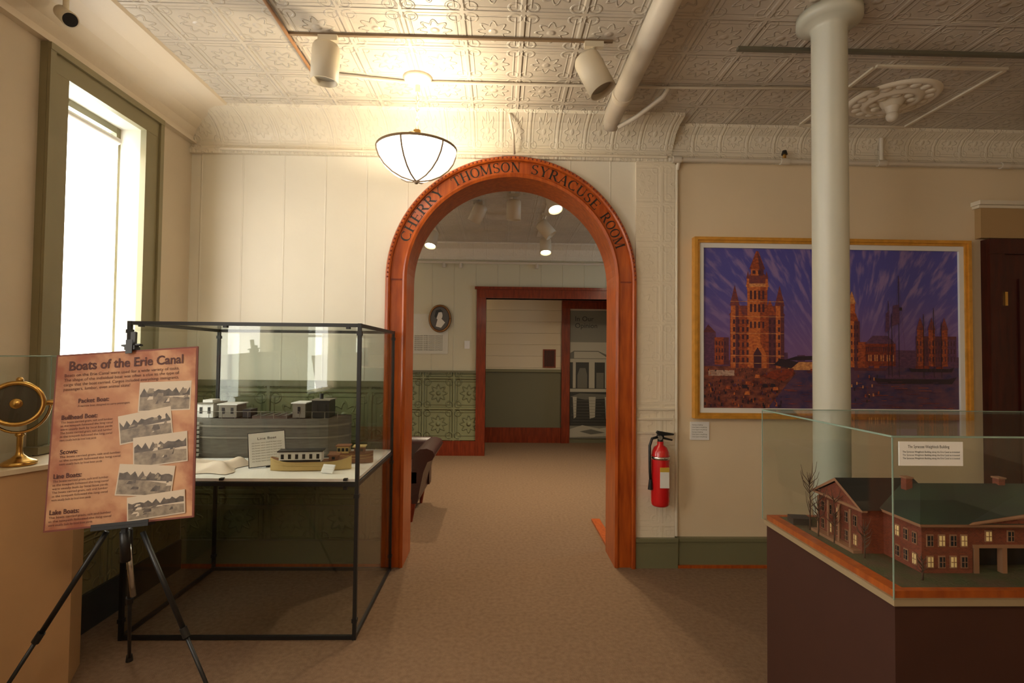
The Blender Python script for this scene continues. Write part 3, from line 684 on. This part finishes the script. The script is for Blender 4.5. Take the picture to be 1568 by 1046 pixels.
def boat(b, cx, cy, z, L_, Bm, H_, mh, mb, md, rot=0, blunt=5, sheer=.14):
    b.M = T(cx, cy, z) @ Matrix.Rotation(rot, 4, 'Z'); n = 18; st = []
    for i in range(n+1):
        u = -1 + 2*i/n; wv = Bm/2*(1-abs(u)**blunt*.75); st.append((u*L_/2, wv, abs(u)**4*H_*sheer))
    for lev, (za, zb_, wa, wb, mm) in enumerate([(0, .12, .80, .93, mh), (.12, .5, .93, .98, mh), (.5, .54, 1.03, 1.03, mb), (.54, .78, .98, 1, mh), (.78, .83, 1.05, 1.05, mb), (.83, 1, 1, 1, mh)]):
        for sgn in (-1, 1):
            vs = []
            for x, wv, up in st:
                vs.append((x, sgn*wv*wa, za*H_ + up*za)); vs.append((x, sgn*wv*wb, zb_*H_ + up*zb_))
            b.add(vs, [(2*i, 2*i+2, 2*i+3, 2*i+1) for i in range(n)], mm, False)
        for e in (0, n):
            x, wv, up = st[e]; b.poly([(x, -wv*wa, za*H_+up*za), (x, wv*wa, za*H_+up*za), (x, wv*wb, zb_*H_+up*zb_), (x, -wv*wb, zb_*H_+up*zb_)], mm)
    for i in range(n):
        (xa, wa, ua), (xb, wb, ub) = st[i], st[i+1]
        b.poly([(xa, -wa, H_*.97+ua), (xb, -wb, H_*.97+ub), (xb, wb, H_*.97+ub), (xa, wa, H_*.97+ua)], md)
        b.poly([(xa, -wa*.82, 0), (xb, -wb*.82, 0), (xb, wb*.82, 0), (xa, wa*.82, 0)], mh)
def cabin(b, x0, x1, w_, z0, z1, mw, mr, nw=4):
    b.box(x0, x1, -w_, w_, z0, z1, mw); b.box(x0-.008, x1+.008, -w_-.008, w_+.008, z1+.0005, z1+.007, mr)
    for k in range(nw):
        xx = x0 + (k+.5)*(x1-x0)/nw; b.box(xx-.008, xx+.008, -w_-.002, -w_-.0002, z0+(z1-z0)*.3, z0+(z1-z0)*.78, black)
b = MB(); boat(b, -1.475, 3.46, zd, 1.0, .24, .25, hull, hullL, deckm, rot=.03, blunt=9, sheer=.04)
cabin(b, -.44, -.34, .08, .25, .335, white, hullL, 2); b.box(-.42, -.36, -.05, .05, .343, .36, white); cabin(b, -.31, -.20, .07, .25, .33, hullL, white, 2); b.box(-.17, -.12, -.05, .05, .25, .30, black)
cabin(b, .15, .23, .07, .25, .34, hullL, white, 1); cabin(b, .27, .38, .07, .25, .36, black, hullL, 2)
b.box(-.10, .12, -.075, .075, .243, .262, deckm); b.cyl((.31, 0, .36), (.31, 0, .40), .012, black)
for k in range(5): b.box(-.09+k*.046, -.07+k*.046, -.077, .077, .2625, .266, hull)
for k in range(8):  # lighter overlapping planks toward the bow end
    b.box(-.497, -.40, -.1235, -.120, .015+k*.028, .033+k*.028, hullP)
b.tube([(-.46, -.09, .29), (.46, -.09, .29)], .0015, hullL, 5)
for k in range(12): b.cyl((-.44+k*.08, -.09, .245), (-.44+k*.08, -.09, .29), .0018, hullL, seg=6)
b.build('canal_boat_model')
yel = mk('boat_cream', (.60, .44, .18), .5); brn = mk('boat_brown', (.22, .09, .04), .5)
b = MB(); boat(b, -1.07, 3.04, zd, .44, .11, .05, yel, yel, brn, rot=.12, sheer=.5, blunt=3)
cabin(b, -.17, .06, .035, .05, .105, white, black, 6); b.box(-.165, .055, -.0365, -.0355, .051, .060, black); cabin(b, .10, .15, .03, .05, .08, brn, brn, 1)
b.build('packet_boat_model')
b = MB(); boat(b, -.90, 3.24, zd, .26, .09, .06, brn, yel, brn, rot=.1); cabin(b, -.08, -.01, .03, .06, .10, yel, brn, 3); cabin(b, .02, .08, .03, .06, .095, brn, yel, 2)
b.build('scow_boat_model')
def card(name, M, w_, h_, lines, head=None, edge=black):
    b = MB(); b.M = M; b.box(-w_/2, w_/2, 0, .006, 0, h_, edge); b.rect(-w_/2+.004, w_/2-.004, .004, h_-.004, -.001, white)
    b.prism([(.006, 0), (.05, 0), (.006, h_*.7)], -.01, .01, 'x', edge)
    o = b.build(name)
    if head: text(head, M @ T(-w_*.25, -.002, h_*.78) @ RX, h_*.1, pd, o, fit=w_*.5)
    for k in range(lines): text('the boats were used to haul cargo', M @ T(-w_*.4, -.002, h_*(.68-.6*k/lines)) @ RX, h_*.045, gray, o, fit=w_*.8)
    return o
card('description_card', T(-1.335, 3.08, zd+.008) @ Matrix.Rotation(.45, 4, 'Z') @ Matrix.Rotation(-.28, 4, 'X') @ Matrix.Rotation(-.05, 4, 'Y'), .2, .20, 8, 'Line Boat')
card('tent_label_card', T(-.95, 2.93, zd+.004) @ Matrix.Rotation(-.3, 4, 'Z') @ Matrix.Rotation(-.6, 4, 'X'), .075, .05, 2, None, white)
b = MB(); nx, ny = 26, 16; vs = []
for j in range(ny):
    for i in range(nx):
        u, v = i/(nx-1), j/(ny-1); e = min(u, 1-u, v, 1-v)*6
        vs.append((-1.86+.38*u+.02*math.sin(v*9), 2.90+.30*v+.015*math.sin(u*11), zd+.003+min(e, 1)*(.03+.02*math.sin(u*9+v*4)*math.cos(v*7-u*3))))
b.add(vs, [(j*nx+i, j*nx+i+1, (j+1)*nx+i+1, (j+1)*nx+i) for j in range(ny-1) for i in range(nx-1)], mk('cloth_warm', (.72, .60, .48), .8), True); b.build('draped_cloth', recalc=False)

# ------------------------------------------------------------------ poster on easel
xd = Vector((.995, .09, 0)).normalized(); zd_ = Vector((-.098, .17, .985)); zd_ = zd_.normalized(); xd = (xd - zd_*xd.dot(zd_)).normalized(); yd = zd_.cross(xd)
PM0 = Matrix(((xd.x, yd.x, zd_.x, -1.497), (xd.y, yd.y, zd_.y, 2.125), (xd.z, yd.z, zd_.z, .815), (0, 0, 0, 1)))
PM = PM0 @ Matrix.Diagonal((.90, 1, .985, 1))
m = bpy.data.materials.new('parchment'); m.use_nodes = True; nt = m.node_tree; t = NT(nt); B = nt.nodes['Principled BSDF']
tc = nt.nodes.new('ShaderNodeTexCoord'); sp = nt.nodes.new('ShaderNodeSeparateXYZ'); nt.links.new(tc.outputs['Generated'], sp.inputs[0])
ex_ = t.m('ABSOLUTE', t.m('SUBTRACT', sp.outputs[0], .5)); ez_ = t.m('ABSOLUTE', t.m('SUBTRACT', sp.outputs[2], .5))
n = nt.nodes.new('ShaderNodeTexNoise'); n.inputs['Scale'].default_value = 5; n.inputs['Detail'].default_value = 6; nt.links.new(tc.outputs['Generated'], n.inputs['Vector'])
f = t.m('ADD', t.m('MAXIMUM', ex_, ez_), t.m('MULTIPLY', t.m('SUBTRACT', n.outputs[0], .5), .6))
ctr = rgbmix(t.step(n.outputs[0], .35, .65), (.60, .32, .16), (.44, .18, .08))
nt.links.new(rgbmix(t.step(f, .32, .55), ctr, (.33, .085, .035)), B.inputs['Base Color']); B.inputs['Roughness'].default_value = .55
parch = m
b = MB(); b.M = PM; b.box(-.305, .305, 0, .008, 0, .715, mk('poster_edge', (.20, .05, .03), .6)); b.rect(-.298, .298, .007, .708, -.001, parch)
ph_sky = mk('photo_sky', (.66, .54, .40), .5, var=.15); ph_d = mk('photo_dark', (.05, .035, .025), .5, col2=(.15, .11, .08), vs=40); ph_m = mk('photo_mid', (.36, .28, .19), .5, col2=(.14, .10, .07), vs=40); ink = mk('brown_ink', (.08, .015, .008), .6)
def photo(x, z, w_, h_, rot, k):
    b.M = PM @ T(x, -.002-.0008*k, z) @ Matrix.Rotation(rot, 4, 'Y')
    b.rect(-w_/2-.005, w_/2+.005, -h_/2-.005, h_/2+.005, 0, ph_sky); b.rect(-w_/2, w_/2, -h_/2, h_/2, -.0003, ph_sky)
    b.flat([(-w_/2, -h_/2), (w_/2, -h_/2), (w_/2, -.1*h_), (0, 0), (-w_/2, .05*h_)], -.0005, ph_m)
    pts = [(-w_/2, 0)] + [(-w_/2 + w_*i/14, h_*(.06+.26*abs(math.sin(i*1.7+k*1.3)))) for i in range(15)] + [(w_/2, 0)]
    b.flat(pts, -.0007, ph_d)
    rr_ = random.Random(k)
    for q in range(16):
        px = rr_.uniform(-.45, .4)*w_; pz_ = rr_.uniform(-.4, .12)*h_; pw = rr_.uniform(.03, .16)*w_; p_h = rr_.uniform(.04, .18)*h_
        b.flat([(px, pz_), (px+min(pw, w_/2-px-.001), pz_+.01*h_), (px+min(pw, w_/2-px-.001), pz_+p_h), (px+.01, pz_+p_h*1.1)], -.0008-.00002*q, rr_.choice([ph_d, ph_sky, ph_d, ph_m]))
for k, a in enumerate([(.168, .507, .215, .115, .03, 0), (.09, .39, .215, .11, -.12, 1), (.158, .285, .22, .115, -.05, 2), (.10, .165, .225, .115, .12, 3), (.15, .062, .23, .085, -.05, 4)]): photo(*a)
poster = b.build('exhibit_sign_board', recalc=False)
def pt(s, x, z, size, fit=None, mat=ink, bold=0): text(s, PM @ T(x, -.003, z) @ RX, size, mat, poster, fit=fit, bold=bold)
pt('Boats of the Erie Canal', -.25, .645, .055, .49, bold=.0012)
for k, s in enumerate(['Boats on the Erie Canal were used for a wide variety of tasks.', 'The shape of the individual boat was often a clue to the type of', 'cargo that the boat carried. Cargos included everything: immigrants,', 'passengers, lumber, even animal skins!']): pt(s, -.265, .618-.0195*k, .0185, .49 if k < 3 else .28)
for s, x, z in (('Packet Boat:', -.20, .505), ('Bullhead Boat:', -.265, .44), ('Scows:', -.26, .30), ('Line Boats:', -.28, .205), ('Lake Boats:', -.285, .065)): pt(s, x, z, .026, bold=.0005)
pt('A narrow boat designed to carry passengers.', -.20, .488, .013, .22)
for z0_, n_, wd, x in ((.425, 6, .215, -.265), (.285, 3, .25, -.26), (.19, 6, .225, -.28), (.05, 3, .25, -.285)):
    for k in range(n_): pt(['The boats carried grain, salt and lumber', 'as the towpath followed the long canal', 'were usually built by local boat yards'][k % 3], x, z0_-.0145*k, .0125, wd*(1 if k < n_-1 else .7))
b = MB()
b.M = PM; b.box(-.10, .13, -.025, .03, -.012, 0, black); b.box(-.10, .13, -.025, -.020, .0005, .012, black); b.box(.0, .02, .009, .025, -.05, .80, black)
b.box(-.012, .032, -.012, .03, .717, .735, black); b.box(-.004, .024, -.016, -.0125, .70, .76, black); b.box(-.03, .05, -.006, .02, .7355, .742, black)
b.M = Matrix.Identity(4); hub = PM @ Vector((.01, .02, -.03))
b.tube([hub, hub+Vector((0, .01, -.12))], .018, black, 12); b.tube([hub+Vector((0, .02, -.06)), hub+Vector((.0, .06, -.28))], .011, chrome, 12)
for q, e in (((-.07, 0, 0), (-1.97, 2.03, .012)), ((.07, 0, 0), (-1.04, 2.10, .012)), ((.0, .03, 0), (-1.78, 2.62, .012))):
    p0 = hub+Vector(q); p1 = Vector(e); mid = p0.lerp(p1, .5); b.tube([p0, mid], .010, black, 10); b.tube([mid, p1], .0075, black, 10)
    b.cyl(p1+Vector((0, 0, -.011)), p1+Vector((0, 0, .02)), .016, black, .012, 12)
    b.cyl(mid-(p1-p0).normalized()*.02, mid+(p1-p0).normalized()*.02, .014, black, seg=12)
b.build('display_easel')

# ------------------------------------------------------------------ pedestal with searchlight
pedm = mk('pedestal_beige', (.56, .34, .17), .6, var=.06)
b = MB(); PZ = 1.01; foot = [(-1.91, 2.42), (-2.14, 1.93), (-2.17, 1.93), (-2.17, 2.6), (-2.0, 2.6)]
b.prism(foot, 0.0, PZ-.02, 'z', pedm)
b.prism([(-1.90, 2.42), (-2.135, 1.92), (-2.17, 1.92), (-2.17, 2.61), (-1.99, 2.61)], PZ-.0199, PZ, 'z', mk('pedestal_top', (.66, .54, .38), .5))
b.build('museum_pedestal')
b = MB(); gf = [(-1.925, 2.42), (-2.135, 1.96), (-2.165, 1.96), (-2.165, 2.58), (-2.01, 2.58)]
n = len(gf)
for i in range(n):
    p, q = gf[i], gf[(i+1) % n]; b.poly([(p[0], p[1], PZ+.001), (q[0], q[1], PZ+.001), (q[0], q[1], 1.478), (p[0], p[1], 1.478)], glass)
    b.tube([(p[0], p[1], 1.478), (q[0], q[1], 1.478)], .002, glassE, 6); b.tube([(p[0], p[1], PZ+.003), (p[0], p[1], 1.478)], .0015, glassE, 6)
b.poly([(p[0], p[1], 1.478) for p in gf], glass)
b.build('glass_cover', recalc=False)
b = MB(); c = Vector((-2.06, 2.30, 1.275)); d = Vector((.50, -.85, .05)).normalized(); bx, by = -2.06, 2.31
b.lathe([(0, PZ+.002), (.060, PZ+.002), (.062, PZ+.012), (.05, PZ+.02), (.03, PZ+.03), (.014, PZ+.045), (.011, PZ+.06), (.011, PZ+.12), (.018, PZ+.13), (.011, PZ+.14), (0, PZ+.145)], brass, (bx, by, 0))
side = d.cross(Vector((0, 0, 1))).normalized()
yoke = [c + side*.104*math.cos(t) + Vector((0, 0, 1))*.125*math.sin(t) for t in [math.pi+math.pi*i/16 for i in range(17)]]
b.tube(yoke, .006, brass, 8)
for sgn in (-1, 1): b.cyl(c+side*.088*sgn, c+side*.114*sgn, .013, brass, seg=14)
dkb = mk('dark_brass', (.10, .06, .025), .3, .8)
b.lathe([(0, -.07), (.045, -.068), (.075, -.045), (.086, -.01), (.086, .035)], dkb, c, d, 36)
b.lathe([(.086, .03), (.095, .032), (.097, .045), (.09, .053), (.080, .05), (.078, .042)], brass, c, d, 36)
b.lathe([(0, .046), (.04, .045), (.080, .04)], mk('lens', (.06, .05, .035), .06, .3), c, d, 36)
b.lathe([(.0, .052), (.02, .05), (.022, .046)], brass, c, d, 16)
b.ball(c+Vector((0, 0, .10)), .013, brass)
b.build('brass_searchlight')

# ------------------------------------------------------------------ weighlock building case
px0, px1, py0, py1, pz, pt_ = 1.118, 2.62, 1.465, 2.20, .823, 1.278
plinth = mk('plinth_brown', (.048, .013, .006), .6, var=.15)
b = MB(); b.box(px0+.012, px1-.012, py0+.012, py1-.012, 0, pz-.02, plinth); b.box(px0+.004, px1-.004, py0+.004, py1-.004, pz-.0199, pz, mk('plinth_edge', (.32, .24, .14), .4))
rect = [(px0+.012, px0+.05, py0+.012, py1-.012), (px1-.05, px1-.012, py0+.012, py1-.012), (px0+.0501, px1-.0501, py0+.012, py0+.035), (px0+.0501, px1-.0501, py1-.035, py1-.012)]
for a in rect: b.box(*a, pz+.0001, pz+.02, wood)
b.build('display_plinth')
b = MB()
for x in (px0, px1-.005): b.box(x, x+.005, py0, py1, pz+.0005, pt_, glass)
for yy in (py0, py1-.005): b.box(px0+.0051, px1-.0051, yy, yy+.005, pz+.0005, pt_, glass)
b.box(px0, px1, py0, py1, pt_+.0001, pt_+.005, glass)
for x in (px0, px1):
    b.box(x-.002, x+.003, py0, py1, pt_+.001, pt_+.006, glassE)
    for yy in (py0, py1): b.box(x-.0015, x+.0015, yy-.0015, yy+.0015, pz, pt_, glassE)
for yy in (py0, py1): b.box(px0, px1, yy-.002, yy+.003, pt_+.001, pt_+.006, glassE)
b.build('glass_case')
brick = mk_brick('model_brick', (.25, .045, .018), (.16, .026, .012), (.19, .085, .05), 60)
roofg = mk('model_roof', (.025, .028, .025), .5, col2=(.03, .055, .035), vs=9); roofD = mk('model_roof_dark', (.02, .02, .02), .5)
stone = mk('model_stone', (.32, .15, .08), .6); litw = mk('model_window_lit', (.8, .6, .3), .5, emit=(1, .60, .2), es=.08); wdk = mk('model_window', (.02, .025, .03), .1)
grass = mk('model_ground', (.05, .065, .02), .9, col2=(.09, .055, .03), vs=14, bump=.4, bs=120)
b = MB(); g0 = pz+.001; b.box(px0+.052, px1-.052, py0+.037, py1-.037, g0, g0+.018, grass); g = g0+.0181
def windows_x(b, x, ys, zs_, w=.013, h=.03):
    for k, yy in enumerate(ys):
        for j, z in enumerate(zs_):
            b.box(x-.003, x+.001, yy-w/2-.003, yy+w/2+.003, z-.004, z+h+.004, stone); b.box(x-.0045, x, yy-w/2, yy+w/2, z, z+h, wdk if (k+j) % 3 else litw); b.box(x-.0055, x, yy-.001, yy+.001, z, z+h, stone); b.box(x-.0055, x, yy-w/2, yy+w/2, z+h/2-.001, z+h/2+.001, stone)
def windows_y(b, y, xs, zs_, w=.016, h=.03):
    for k, xx in enumerate(xs):
        for j, z in enumerate(zs_):
            b.box(xx-w/2-.003, xx+w/2+.003, y-.003, y+.001, z-.004, z+h+.004, stone); b.box(xx-w/2, xx+w/2, y-.0045, y, z, z+h, wdk if (k+j) % 2 else litw); b.box(xx-.001, xx+.001, y-.0055, y, z, z+h, stone); b.box(xx-w/2, xx+w/2, y-.0055, y, z+h/2-.001, z+h/2+.001, stone)
A0, A1, B0, B1, ze = 1.31, 2.48, 1.60, 2.02, g+.14
b.box(A0, 1.47, B0, B1, g, ze, brick); b.box(1.47, 2.2, B0+.07, B1, g, ze, brick); b.box(2.2, A1, B0, B1, g, ze, brick)
b.box(1.47, 2.2, B0, B0+.07, g+.085, ze, brick); b.box(1.47, 2.2, B0-.004, B0+.07, g+.078, g+.088, stone)
b.box(1.47, 2.2, B0+.066, B0+.0699, g, g+.08, wdk)
for k in range(9): b.box(1.475+k*.0885, 1.49+k*.0885, B0-.002, B0+.016, g, g+.08, stone)
b.box(A0-.004, A1+.004, B0-.004, B1+.004, ze+.0001, ze+.008, stone); b.box(A0-.02, A1+.02, B0-.02, B1+.02, ze+.0081, ze+.016, stone)
zr = ze+.0161; yr = (B0+B1)/2; o_ = .022
rv = [(A0-o_, B0-o_, zr), (A1+o_, B0-o_, zr), (A1+o_, B1+o_, zr), (A0-o_, B1+o_, zr), (A0+.17, yr, zr+.07), (A1-.17, yr, zr+.07)]
b.add(rv, [(0, 1, 5, 4), (1, 2, 5), (2, 3, 4, 5), (3, 0, 4)], roofg)
windows_y(b, B0, [1.335, 1.372, 1.408, 1.442], [g+.02, g+.085]); windows_y(b, B0, [1.52+.07*k for k in range(9)], [g+.1], h=.028)
windows_x(b, A0, [1.625, 1.66, 1.695], [g+.02, g+.085])
pa, pb_, pc = (1.46, zr), (1.835, zr+.052), (2.21, zr)
b.prism([pa, pc, pb_], B0-.018, B0-.012, 'y', brick)
b.prism([(1.44, zr), (1.46, zr), pb_, (2.21, zr), (2.23, zr), (1.835, zr+.060)], B0-.026, B0-.010, 'y', stone)
b.poly([(1.44, B0-.012, zr+.001), (1.835, B0-.012, zr+.061), (1.835, yr, zr+.061), (1.55, yr, zr+.03)], roofg)
b.poly([(2.23, B0-.012, zr+.001), (1.835, B0-.012, zr+.061), (1.835, yr, zr+.061), (2.12, yr, zr+.03)], roofg)
w0, w1 = 1.76, 2.00; xg = 1.235
b.box(xg, A0+.002, w0, w1, g, ze+.005, brick); windows_x(b, xg, [w0+.03+.045*k for k in range(5)], [g+.02, g+.085], h=.032)
b.prism([(w0-.012, ze+.005), (w1+.012, ze+.005), ((w0+w1)/2, ze+.075)], xg-.004, xg+.004, 'x', brick)
b.prism([(w0-.02, ze+.003), (w1+.02, ze+.003), (w1+.02, ze+.011), (w0-.02, ze+.011)], xg-.012, xg+.006, 'x', stone)
ym = (w0+w1)/2
for s_, e_ in ((w0-.022, ym), (w1+.022, ym)):
    b.poly([(xg-.014, s_, ze+.01), (xg-.014, e_, ze+.088), (A0+.2, e_, ze+.088), (A0+.2, s_, ze+.01)], roofD)
    b.poly([(xg-.015, s_, ze+.01), (xg-.015, e_, ze+.088), (xg-.015, e_, ze+.076), (xg-.015, s_+(.016 if s_ < ym else -.016), ze+.01)], stone)
for cx_ in (1.42, 1.75, 2.1): b.box(cx_, cx_+.022, yr-.012, yr+.012, zr+.03, zr+.088, brick); b.box(cx_-.003, cx_+.025, yr-.015, yr+.015, zr+.0881, zr+.093, stone)
for k in range(4): b.cyl((xg-.02, w0+.03+k*.06, g), (xg-.02, w0+.03+k*.06, ze), .004, stone, seg=10)
b.box(xg-.03, xg, w0, w1, g, g+.01, stone)
b.prism([(1.17, 2.06), (1.24, 2.05), (1.25, 2.11), (1.18, 2.12)], g, g+.025, 'z', roofD)
brk = mk('twig', (.10, .05, .03), .8)
def tree(x, y, h):
    b.tube([(x, y, g), (x+.003, y, g+h*.5), (x-.002, y+.003, g+h)], [.003, .002, .0008], brk, 6)
    for k in range(18):
        z = g+h*random.uniform(.25, .9); a = random.uniform(0, 6.28); l = h*random.uniform(.18, .36)
        b.tube([(x, y, z), (x+l*.5*math.cos(a), y+l*.5*math.sin(a), z+l*.5), (x+l*.65*math.cos(a), y+l*.65*math.sin(a), z+l)], [.0014, .001, .0005], brk, 5)
for a in ((1.205, 1.86, .17), (1.20, 2.0, .21), (1.215, 1.72, .11), (1.27, 1.55, .07), (1.19, 1.93, .15)): tree(*a)
b.build('canal_building_model')
b = MB(); b.box(1.135, 1.32, py0-.003, py0-.0005, 1.20, 1.268, white); o = b.build('case_label')
yy = py0-.0035
text('The Syracuse Weighlock Building', T(1.16, yy, 1.25) @ RX, .012, pd, o, fit=.12)
for k in range(3): text('The Syracuse Weighlock Building along the Erie Canal as it looked', T(1.145, yy, 1.237-.009*k) @ RX, .007, pd, o, fit=.165)

# ------------------------------------------------------------------ world & camera
w = bpy.data.worlds.new('World'); sc.world = w; w.use_nodes = True
w.node_tree.nodes['Background'].inputs[0].default_value = (.7, .82, 1, 1); w.node_tree.nodes['Background'].inputs[1].default_value = 1.0
cam = bpy.data.cameras.new('Camera'); co = bpy.data.objects.new('Camera', cam); sc.collection.objects.link(co); sc.camera = co
cam.sensor_width = 36; cam.lens = 36*800/1568; cam.clip_start = .05
co.matrix_world = T(0, 0, 1.5) @ Matrix.Rotation(-.0237, 4, 'Z') @ Matrix.Rotation(math.pi/2+.0275, 4, 'X') @ Matrix.Rotation(.010, 4, 'Z')
